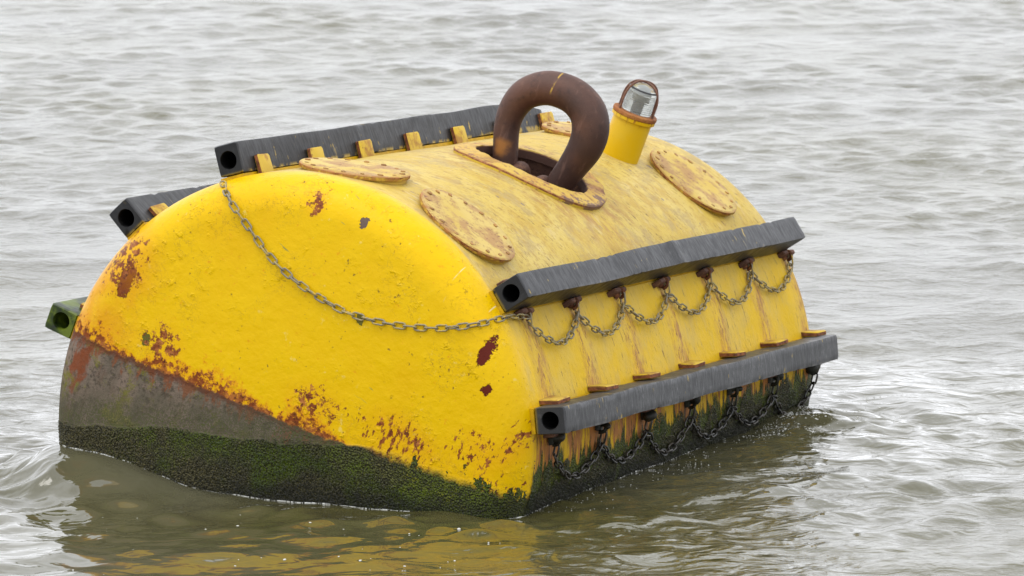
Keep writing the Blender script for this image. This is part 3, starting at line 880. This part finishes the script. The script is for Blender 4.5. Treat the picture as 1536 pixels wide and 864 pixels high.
def fender(phi_deg, seed, mat, kink=0.0, droop=0.0, label=None, low=()):
    phi = rad(phi_deg)
    f = obj('fender', fender_mesh(seed, kink, droop), mat, buoy, cyl_pt(phi, 0, R + FG + FW_R / 2), (0, phi, 0))
    if label: f['label'] = label
    r_ = random.Random(seed * 7 + 1)
    for sx in (-1, 1):
        for k, y in enumerate(YK):
            # the hull falls away under the lug: seat it on the barrel
            xo = sx * (FW_T / 2 + 0.0165)
            zb = math.sqrt(R * R - xo * xo) - (R + FG + FW_R / 2) - 0.008
            l = obj('lug', (LUGS_S if sx in low else LUGS)[r_.randrange(4)], None, f, (xo, y + r_.uniform(-0.012, 0.012), zb), (r_.uniform(-0.03, 0.03), r_.uniform(-0.04, 0.04) - sx * 0.03, r_.uniform(-0.05, 0.05)))
    # backing strip between hull and rubber
    mb = MB()
    hz = -FW_R / 2
    sec = [(-FW_T / 2 + 0.004, hz - 0.020), (FW_T / 2 - 0.004, hz - 0.020), (FW_T / 2 - 0.004, hz - 0.001), (-FW_T / 2 + 0.004, hz - 0.001)]
    mb.loft([[(x, y, z) for x, z in sec] for y in (-0.003, FL - 0.02)], True, True)
    obj('backing_strip', mb.mesh('backing_strip', False), M_STRIP, f)
    return f
fender(-FA, 1, M_RUB, droop=0.06, label='scuffed black rubber fender strip high on the left of the barrel')
fender(-FB, 2, M_RUB, label='black rubber fender strip half hidden behind the yellow head')
fender(-FC, 3, M_RUBG, label='fender strip with a green algae-covered end, lowest on the left')
f_up = fender(FA, 4, M_RUB, kink=1.0, low=(-1, 1), label='black rubber fender strip with chain swags hanging below it')
f_lo = fender(FB, 5, M_RUBL, low=(1,), label='grey scuffed rubber fender strip just above the water')

# ---- covers
def cover_mesh():
    mb = MB(); n = 48; r_ = random.Random(5)
    rings = []
    for rr, z in ((0.252, -0.085), (0.252, -0.014), (0.266, -0.013), (0.270, -0.008), (0.270, 0.006), (0.264, 0.011)):
        rings.append([(rr * math.cos(2 * math.pi * k / n), rr * math.sin(2 * math.pi * k / n), z) for k in range(n)])
    for rr in (0.2, 0.12, 0.04):
        rings.append([(rr * math.cos(2 * math.pi * k / n), rr * math.sin(2 * math.pi * k / n), 0.011 + r_.uniform(-.001, .001)) for k in range(n)])
    mb.loft(rings, False, True)
    return mb.mesh('cover', True, 40)
def bolt_mesh():
    mb = MB(); rings = []
    for rr, z, n in ((0.0165, -0.002, 6), (0.0165, 0.010, 6), (0.012, 0.0145, 6)):
        rings.append([(rr * math.cos(2 * math.pi * k / 6), rr * math.sin(2 * math.pi * k / 6), z) for k in range(6)])
    mb.loft(rings, False, True)
    return mb.mesh('bolt', True, 30)
COVER, BOLT = cover_mesh(), bolt_mesh()
M_BOLT = mat_rust('bolt_rust', (0.24, 0.13, 0.05), (0.38, 0.20, 0.06), (0.46, 0.31, 0.08), 0.75, 0.3, 2.0)
BOLT.materials.append(M_BOLT)
for i, (pd, y) in enumerate(((15.9, 0.33), (-13.9, 0.34), (15.4, 3.26), (-13.3, 3.27))):
    ph = rad(pd)
    c = obj('cover', COVER, M_COVER, buoy, cyl_pt(ph, y, R + 0.008), (0, ph, 0))
    r_ = random.Random(40 + i)
    for k in range(16):
        a = 2 * math.pi * (k + 0.5) / 16
        b = obj('bolt', BOLT, None, c, (0.236 * math.cos(a), 0.236 * math.sin(a), 0.0105), (r_.uniform(-.1, .1), r_.uniform(-.1, .1), r_.uniform(0, 1)))
        b.scale = (r_.uniform(0.55, 0.95), r_.uniform(0.6, 1.05), r_.uniform(0.2, 0.6))

# ---- light post with caged lens
LX, LY = 0.02, 2.92
def lathe(prof, n=32, cap0=False, cap1=False):
    mb = MB()
    mb.loft([[(LX + r * math.cos(2 * math.pi * k / n), LY + r * math.sin(2 * math.pi * k / n), z) for k in range(n)] for r, z in prof], cap0, cap1)
    return mb
post = obj('light_post', lathe([(0.103, 1.20), (0.103, 1.475), (0.098, 1.478)], 40, False, True).mesh('light_post'), M_POST, buoy)
obj('flange', lathe([(0.100, 1.4765), (0.117, 1.4775), (0.119, 1.482), (0.119, 1.495), (0.116, 1.499), (0.085, 1.500)], 36, True, True).mesh('flange'), M_RUST, post)
obj('paint_collar', lathe([(0.1035, 1.455), (0.1155, 1.4585), (0.1165, 1.475), (0.105, 1.4765)], 36).mesh('paint_collar'), M_POST, post)
prof = [(0.080, 1.5005)]
for i in range(11):                       # stepped rings of the lens
    z = 1.503 + i * 0.0098
    prof += [(0.0795 - 0.0006 * i, z), (0.0832 - 0.0006 * i, z + 0.0035), (0.0825 - 0.0006 * i, z + 0.0085)]
prof += [(0.074, 1.622), (0.069, 1.632), (0.057, 1.643), (0.034, 1.652), (0.008, 1.655)]
obj('lens', lathe(prof, 36, True, True).mesh('lens', True, 60), M_GLASS, post)
obj('lamp_core', lathe([(0.020, 1.502), (0.020, 1.56), (0.034, 1.565), (0.034, 1.60), (0.012, 1.606)], 18, True, True).mesh('lamp_core'), mat_plain('lamp_holder_grey', (0.35, 0.36, 0.36), 0.35), post)
obj('lens_cap', lathe([(0.0755, 1.6185), (0.0790, 1.6205), (0.0765, 1.6255), (0.0700, 1.6270)], 32).mesh('lens_cap'), mat_plain('black_cap_ring', (0.03, 0.03, 0.032), 0.4), post)
for ang in (-2, 52):
    path = [(math.cos(t), math.sin(t)) for t in np.linspace(0, math.pi, 25)]
    pts = [(LX + 0.100 * math.cos(rad(ang)) * s, LY + 0.100 * math.sin(rad(ang)) * s, 1.496) for s in (1,)]
    pp = []
    for cx, sz in path:
        e = 1 if cx >= 0 else -1
        cxx = e * abs(cx) ** 0.8
        pp.append((LX + 0.099 * cxx * math.cos(rad(ang)), LY + 0.099 * cxx * math.sin(rad(ang)), 1.56 + 0.102 * sz + (0.004 if ang == 52 else 0)))
    pp = [(pp[0][0], pp[0][1], 1.495)] + pp + [(pp[-1][0], pp[-1][1], 1.495)]
    mb = MB(); mb.loft(tube_rings(pp, 0.0062, 8, (math.sin(rad(ang)), -math.cos(rad(ang)), 0)), True, True)
    obj('guard_wire', mb.mesh('guard_wire', True, 60), M_WIRE, post)

# ------------------------------------------------------------------ shackle
shk = empty('mooring_shackle', BUOY_M @ Matrix.Translation((0, 0, 0)))
tag(shk, 'massive brown rusted pear-shaped shackle standing in the slot on top', 'shackle')
cl = [(-0.165, 1.02), (-0.194, 1.203), (-0.243, 1.36), (-0.246, 1.468), (-0.205, 1.565), (-0.105, 1.636), (0.025, 1.652), (0.128, 1.612), (0.180, 1.535), (0.188, 1.437), (0.158, 1.312), (0.128, 1.20), (0.105, 1.02)]
rr = [0.063, 0.064, 0.066, 0.073, 0.081, 0.088, 0.092, 0.095, 0.095, 0.090, 0.076, 0.071, 0.070]
pth = catmull([(x, 1.93, z, r) for (x, z), r in zip(cl, rr)], 8)
mb = MB(); mb.loft(tube_rings([tuple(p[:3]) for p in pth], list(pth[:, 3]), 28, (0, 1, 0)), True, True)
obj('bow', mb.mesh('bow'), M_SHK, shk)
mb = MB(); mb.loft(tube_rings([(-0.27, 1.93, 1.00), (-0.1, 1.93, 1.00), (0.05, 1.93, 1.0), (0.21, 1.93, 1.00)], 0.055, 20, (0, 1, 0)), True, True)
obj('pin', mb.mesh('pin', True, 40), M_SHK, shk)
link_thing = empty('anchor_link', BUOY_M)
tag(link_thing, 'rounded ends of a rusty mooring link down inside the slot', 'chain link')
for (cx, cz, cyy) in ((-0.115, 1.185, 1.97), (0.050, 1.185, 1.90)):
    path = [(cx, cyy + 0.085 * math.cos(t), cz - 0.085 + 0.085 * math.sin(t)) for t in np.linspace(0, math.pi, 17)]
    path = [(path[0][0], path[0][1], 0.95)] + path + [(path[-1][0], path[-1][1], 0.95)]
    mb = MB(); mb.loft(tube_rings(path, 0.040, 16, (1, 0, 0)), True, True)
    obj('link_crown', mb.mesh('link_crown'), M_RUSTD, link_thing)

# ------------------------------------------------------------------ chains
PITCH, WIRE = 0.053, 0.0046
def link_mesh(name, pitch, wire, width, mat):
    hl = pitch / 2 + wire; w = width / 2 - wire
    path = []
    for i in range(7):
        t = -math.pi / 2 + math.pi * i / 6; path.append((hl - w + w * math.cos(t), w * math.sin(t), 0))
    for i in range(7):
        t = math.pi / 2 + math.pi * i / 6; path.append((-(hl - w) + w * math.cos(t), w * math.sin(t), 0))
    n = 7; rings = []; k = len(path)
    for i, p in enumerate(path):
        a = Vector(path[(i + 1) % k]) - Vector(path[(i - 1) % k]); a.normalize()
        s = Vector((0, 0, 1)).cross(a)
        rings.append([Vector(p) + (s * math.cos(2 * math.pi * j / n) + Vector((0, 0, 1)) * math.sin(2 * math.pi * j / n)) * wire for j in range(n)])
    mb = MB(); mb.loft(rings, closed=True)
    me = mb.mesh(name, True, 80); me.materials.append(mat)
    return me
def add_links(thing, mesh, path, normal_fn, pitch, seed, twist0=20):
    r_ = random.Random(seed)
    pts = resample(np.array(path), pitch)
    inv = thing.matrix_world.inverted()
    for i in range(len(pts) - 1):
        a, b = Vector(pts[i]), Vector(pts[i + 1])
        t = (b - a).normalized(); c = (a + b) / 2
        N = normal_fn(c); N = (N - t * N.dot(t)).normalized(); B = N.cross(t)
        tw = rad(twist0 + (90 if i % 2 else 0) + r_.uniform(-16, 16))
        zz = N * math.cos(tw) + B * math.sin(tw); yy = zz.cross(t)
        L = Matrix.Identity(4)
        for q in range(3): L[q][0], L[q][1], L[q][2], L[q][3] = t[q], yy[q], zz[q], c[q]
        o = bpy.data.objects.new('link', mesh); COL.objects.link(o)
        o.parent = thing
        o.matrix_basis = inv @ BUOY_M @ L
LINK_A = link_mesh('link', PITCH, WIRE, 0.037, M_CH)
LINK_B = link_mesh('dark_link', PITCH, WIRE * 1.12, 0.041, M_CHD)
def n_rad(c): return Vector((c.x, 0, c.z)).normalized()
def n_head(c):
    r = math.hypot(c.x, c.z)
    k = sstep(np.array(r), R - 0.22, R); 
    return (Vector((0, -1, 0)) * float(1 - k) + Vector((c.x, 0, c.z)).normalized() * float(k)).normalized()

def chain_thing(name, label, at):
    e = empty(name, BUOY_M @ Matrix.Translation(at)); bpy.context.view_layer.update()
    return tag(e, label, 'chain', 'chains hung on the buoy')

# across the head
hp = [(-0.765, 0.985), (-0.64, 0.955), (-0.50, 0.88), (-0.34, 0.80), (-0.20, 0.755), (-0.07, 0.730), (0.05, 0.718), (0.16, 0.717), (0.36, 0.752), (0.57, 0.822), (0.74, 0.912)]
pts = []
for i, (x, z) in enumerate(hp):
    r = math.hypot(x, z)
    pts.append((x, float(head_y(min(r, R))) - 0.014 - (0.02 if r > 1.1 else 0), z))
e0 = cyl_pt(rad(41.3), YK[0] - 0.01, R + 0.035)
pts.append((0.815, 0.035, 0.968)); pts.append((0.832, 0.12, 0.965)); pts.append(tuple(e0))
ch = chain_thing('chain', 'painted galvanised chain drooping across the yellow end of the buoy', Vector(pts[0]))
add_links(ch, LINK_A, catmull(pts, 10), n_head, PITCH, 1)

def swags(phiK, phiE, sag, name, label, mesh, seed, pitch, rr_, ks=range(6), drop=True, var=0.11):
    th_ = chain_thing(name, label, cyl_pt(rad(phiE), YK[0], R))
    K = [cyl_pt(rad(phiK), y, R + rr_) for y in YK]
    r_ = random.Random(seed)
    path = []
    for k in ks:
        s = sag * r_.uniform(1 - var, 1 + var * 0.8)
        for u in np.linspace(0, 1, 25)[(0 if not path else 1):]:
            y = YK[k] + (YK[k + 1] - YK[k]) * (u + 0.02 * math.sin(2 * math.pi * u))
            v = (4 * u * (1 - u)) ** 0.86
            path.append(tuple(cyl_pt(rad(phiK + s * v), y, R + rr_ - 0.006 * v)))
    add_links(th_, mesh, path, n_rad, pitch, seed, 35)
    # a link from each eye down to the run of chain
    for k, y in enumerate(YK):
        if k == 0 and drop is False: continue
        a = cyl_pt(rad(phiE), y, R + 0.040); b = cyl_pt(rad(phiK) + 0.006, y, R + rr_)
        add_links(th_, mesh, [tuple(a), tuple(a.lerp(b, 0.5)), tuple(b)], n_rad, (b - a).length / 2 if (b - a).length > 0.075 else (b - a).length, seed + k, 70)
    return th_
swags(42.6, 40.6, 6.0, 'chain', 'painted chain hanging in six loops under the upper right fender', LINK_A, 3, PITCH, 0.020)
swags(71.6, 68.9, 7.2, 'chain', 'black weedy chain hanging in loops under the lower right fender', LINK_B, 4, PITCH, 0.026, var=0.28)
for fo, ph_f, phE, wet in ((f_up, FA, 40.4, False), (f_lo, FB, 68.3, True)):
    d = rad(phE - ph_f)
    for k, y in enumerate(YK):
        rr_ = R + 0.012
        lx = rr_ * math.sin(d); lz = rr_ * math.cos(d) - (R + FG + FW_R / 2)
        r_ = random.Random(k + (20 if wet else 0))
        e = obj('chain_eye', EYEW if wet else EYE, M_WEED if wet else M_EYE, fo, (lx, y, lz), (0, d, r_.uniform(-0.3, 0.3)))
        e.scale = (0.74, 0.74, 0.80)
        if wet:
            cx = obj('weed_clump', CLUMPS[k % 3], M_WEED, fo, (lx - 0.012, y + r_.uniform(-.01, .01), lz + 0.025), (r_.uniform(-1, 1), r_.uniform(-.3, .3), r_.uniform(0, 3)))

# ------------------------------------------------------------------ weed growth (too fine to count)
def hull_point(r, y, a): return np.stack([r * np.sin(a), y, r * np.cos(a)], -1)
def build_growth():
    n = 60000
    r = np.sqrt(rng.uniform(0.0, 1.0, n)) * R; a = rng.uniform(rad(60), rad(300), n)
    P1 = hull_point(r, head_y(r), a)
    y2 = rng.uniform(YS, LEN - 0.05, 52000); a2 = rng.uniform(rad(66), rad(98), 52000)
    P2 = hull_point(np.full(52000, R), y2, a2)
    nf = smooth_noise(12, 2, 14, 9, 3)
    def h(P): return P @ NW + H0
    z1 = P1[:, 2] - P1[:, 0] * 0.075 - 0.10
    k1 = (h(P1) < 0.29 + 0.035 * nf(*P1.T)) & (h(P1) > -0.12) & (z1 < np.where(P1[:, 0] > 0.3, -0.11, 0.0) + 0.02 * nf(*(P1 * 3).T)) & (rng.uniform(size=n) < 0.75)
    k2 = (h(P2) < 0.14 + 0.05 * nf(P2[:, 0] * 2, P2[:, 1] * 5, P2[:, 2] * 2)) & (h(P2) > -0.1)
    P = np.vstack([P1[k1], P2[k2]])
    N = np.vstack([np.tile([0, -1.0, 0], (k1.sum(), 1)), np.stack([P2[k2][:, 0] / R, 0 * P2[k2][:, 0], P2[k2][:, 2] / R], -1)])
    m_ = len(P)
    t = rng.normal(size=(m_, 3)); t -= N * (t * N).sum(1)[:, None]; t /= np.linalg.norm(t, axis=1)[:, None]
    s = np.cross(N, t)
    L = rng.uniform(0.004, 0.010, m_)[:, None]
    down = np.tile(-NW, (m_, 1))
    c = P + N * 0.001
    tip = P + N * L * rng.uniform(0.5, 1.1, m_)[:, None] + down * L * 0.5 + t * L * 0.3
    V = np.stack([c + t * L * 0.6, c - t * L * 0.3 + s * L * 0.5, c - t * L * 0.3 - s * L * 0.5, tip], 1).reshape(-1, 3)
    b = np.arange(m_)[:, None] * 4
    F = np.vstack([b + [0, 1, 3], b + [1, 2, 3], b + [2, 0, 3]])
    M = Mat('weed_tufts')
    Pn = M.tc('Object')
    nn = M.noise(Pn, 160.0, 2); gg = M.noise(M.vadd(Pn, (0.5, 0, 0.2)), 2.4, 4, 0.6)
    c_ = M.mix((0.020, 0.020, 0.011), (0.085, 0.076, 0.032), nn.step(0.42, 0.66))
    c_ = M.mix(c_, (0.052, 0.088, 0.006), gg.step(0.50, 0.66) * nn.step(0.36, 0.6))
    hw_ = M.dot(Pn, tuple(NW)) + H0
    xx = M.sep(Pn)[0]
    g2 = M.noise(Pn, 3.1, 5, 0.65)
    c_ = M.mix(c_, (0.105, 0.088, 0.030), nn.step(0.40, 0.62) * (g2 + xx * -0.10).step(0.46, 0.62) * 0.85)
    c_ = M.mix(c_, (0.15, 0.115, 0.02), nn.step(0.64, 0.74) * 0.8)
    c_ = M.mix(c_, (0.010, 0.011, 0.008), (hw_ + (g2 - 0.5) * 0.3).step(0.10, 0.03) * 0.75)
    M.set(c_, 0.45, spec=0.4)
    o = obj('weed_growth', mesh_np('weed_growth', V, F.astype(np.int64), smooth=False), M.m, buoy)
    tag(o, 'dark green weed crusting the hull at the waterline', kind='stuff')
    print('growth', m_)
build_growth()

# ------------------------------------------------------------------ foam along the waterline, bubbles, splash
M_FOAM = Mat('white_foam')
M_FOAM.set((0.58, 0.58, 0.54), 0.35, M_FOAM.bump(M_FOAM.noise(M_FOAM.tc('Object'), 120.0, 3), 0.4, 0.003), spec=0.5)
M_FOAM.p.inputs['Alpha'].default_value = 1.0
M_FOAM = M_FOAM.m
def build_foam():
    prof = [(R, y) for y in np.linspace(LEN - 0.05, YS, 420)] + [(np.interp(t, np.linspace(0, 1, len(_hr)), _hr[::-1]), np.interp(t, np.linspace(0, 1, len(_hr)), _hy[::-1])) for t in np.linspace(0, 1, 700)]
    aa = np.linspace(rad(60), rad(300), 1500)
    right, left = [], []
    for r, y in prof:
        P = to_world(hull_point(np.full_like(aa, r), np.full_like(aa, y), aa))
        _, _, h = wave(P[:, 0], P[:, 1])
        f = P[:, 2] - h
        s = np.where(np.diff(np.sign(f)) != 0)[0]
        if len(s) == 0: continue
        def at(i):
            w = f[i] / (f[i] - f[i + 1]); return P[i] + (P[i + 1] - P[i]) * w
        right.append(at(s[0]))
        if len(s) > 1: left.append(at(s[-1]))
    line = np.array(right + left[::-1])
    line = resample(line, 0.008)
    nz = smooth_noise(20, 6, 120, 77, 1); nz2 = smooth_noise(8, 1.0, 6, 78, 1)
    s = np.arange(len(line)) * 0.008
    rad_ = np.clip(0.0021 + 0.0011 * nz(s) + 0.0008 * nz2(s), 0.0005, 0.0042)
    out = []
    for i in range(len(line)):
        d = line[min(i + 1, len(line) - 1)] - line[max(i - 1, 0)]
        nrm = np.array([d[1], -d[0], 0]); nrm /= (np.linalg.norm(nrm) + 1e-9)
        out.append(line[i] + nrm * 0.002 + np.array([0, 0, 0.001]))
    mb = MB(); mb.loft(tube_rings(out, list(rad_), 6, (0, 0, 1)), True, True)
    o = obj('foam_line', mb.mesh('foam_line', True, 80), M_FOAM)
    tag(o, 'thin broken line of foam where water meets the hull', 'foam', kind='stuff')
    # bubbles and droplets: half domes floating on the surface
    V = []; F = []
    ico = []
    for t in (0.0, 0.5, 1.0):
        for k in range(7):
            a = 2 * math.pi * (k + t) / 7
            e = t * 1.25
            ico.append((math.cos(a) * math.cos(e), math.sin(a) * math.cos(e), math.sin(e)))
    fac = []
    for j in range(2):
        for k in range(7): fac.append((j * 7 + k, j * 7 + (k + 1) % 7, (j + 1) * 7 + (k + 1) % 7, (j + 1) * 7 + k))
    fac.append(tuple(range(14, 21)))
    ico = np.array(ico)
    pos = []
    r2 = np.random.default_rng(5)
    for _ in range(64): pos.append((r2.uniform(-1.6, 1.6), -0.45 - r2.gamma(2.0, 0.75), r2.uniform(0.002, 0.0055) * (1.8 if r2.uniform() < 0.08 else 1)))
    for _ in range(150):                                    # churned strip beside the flank
        pos.append((1.27 + abs(r2.normal(0, 0.10)), r2.uniform(0.1, 3.6), r2.uniform(0.001, 0.004)))
    for _ in range(700):                                    # splash at the far corner; white droplets also stand in for water glints
        q = abs(r2.normal(0, 1))
        pos.append((1.27 + abs(r2.normal(0, 0.17)), 3.25 + r2.normal(0, 0.36), r2.uniform(0.001, 0.0030) + (0.004 if r2.uniform() < 0.08 else 0)))
    xs = np.array([p[0] for p in pos]); ys = np.array([p[1] for p in pos])
    dx, dy, dz = wave(xs, ys)
    for (x, y, s_), a, b, c in zip(pos, dx, dy, dz):
        e = r2.uniform(0.7, 1.5)
        V.append(ico * np.array([s_ * e, s_ / e * 1.3, s_ * 0.55]) + np.array([x + a, y + b, c - 0.0005]))
    allf = []
    for i in range(len(V)): allf += [tuple(q + i * 21 for q in f) for f in fac]
    o = obj('foam_bubbles', mesh_np('foam_bubbles', np.vstack(V), allf), M_FOAM)
    tag(o, 'white bubbles and flecks of foam floating by the buoy', 'foam', kind='stuff')
build_foam()
print('objects', len(bpy.data.objects))
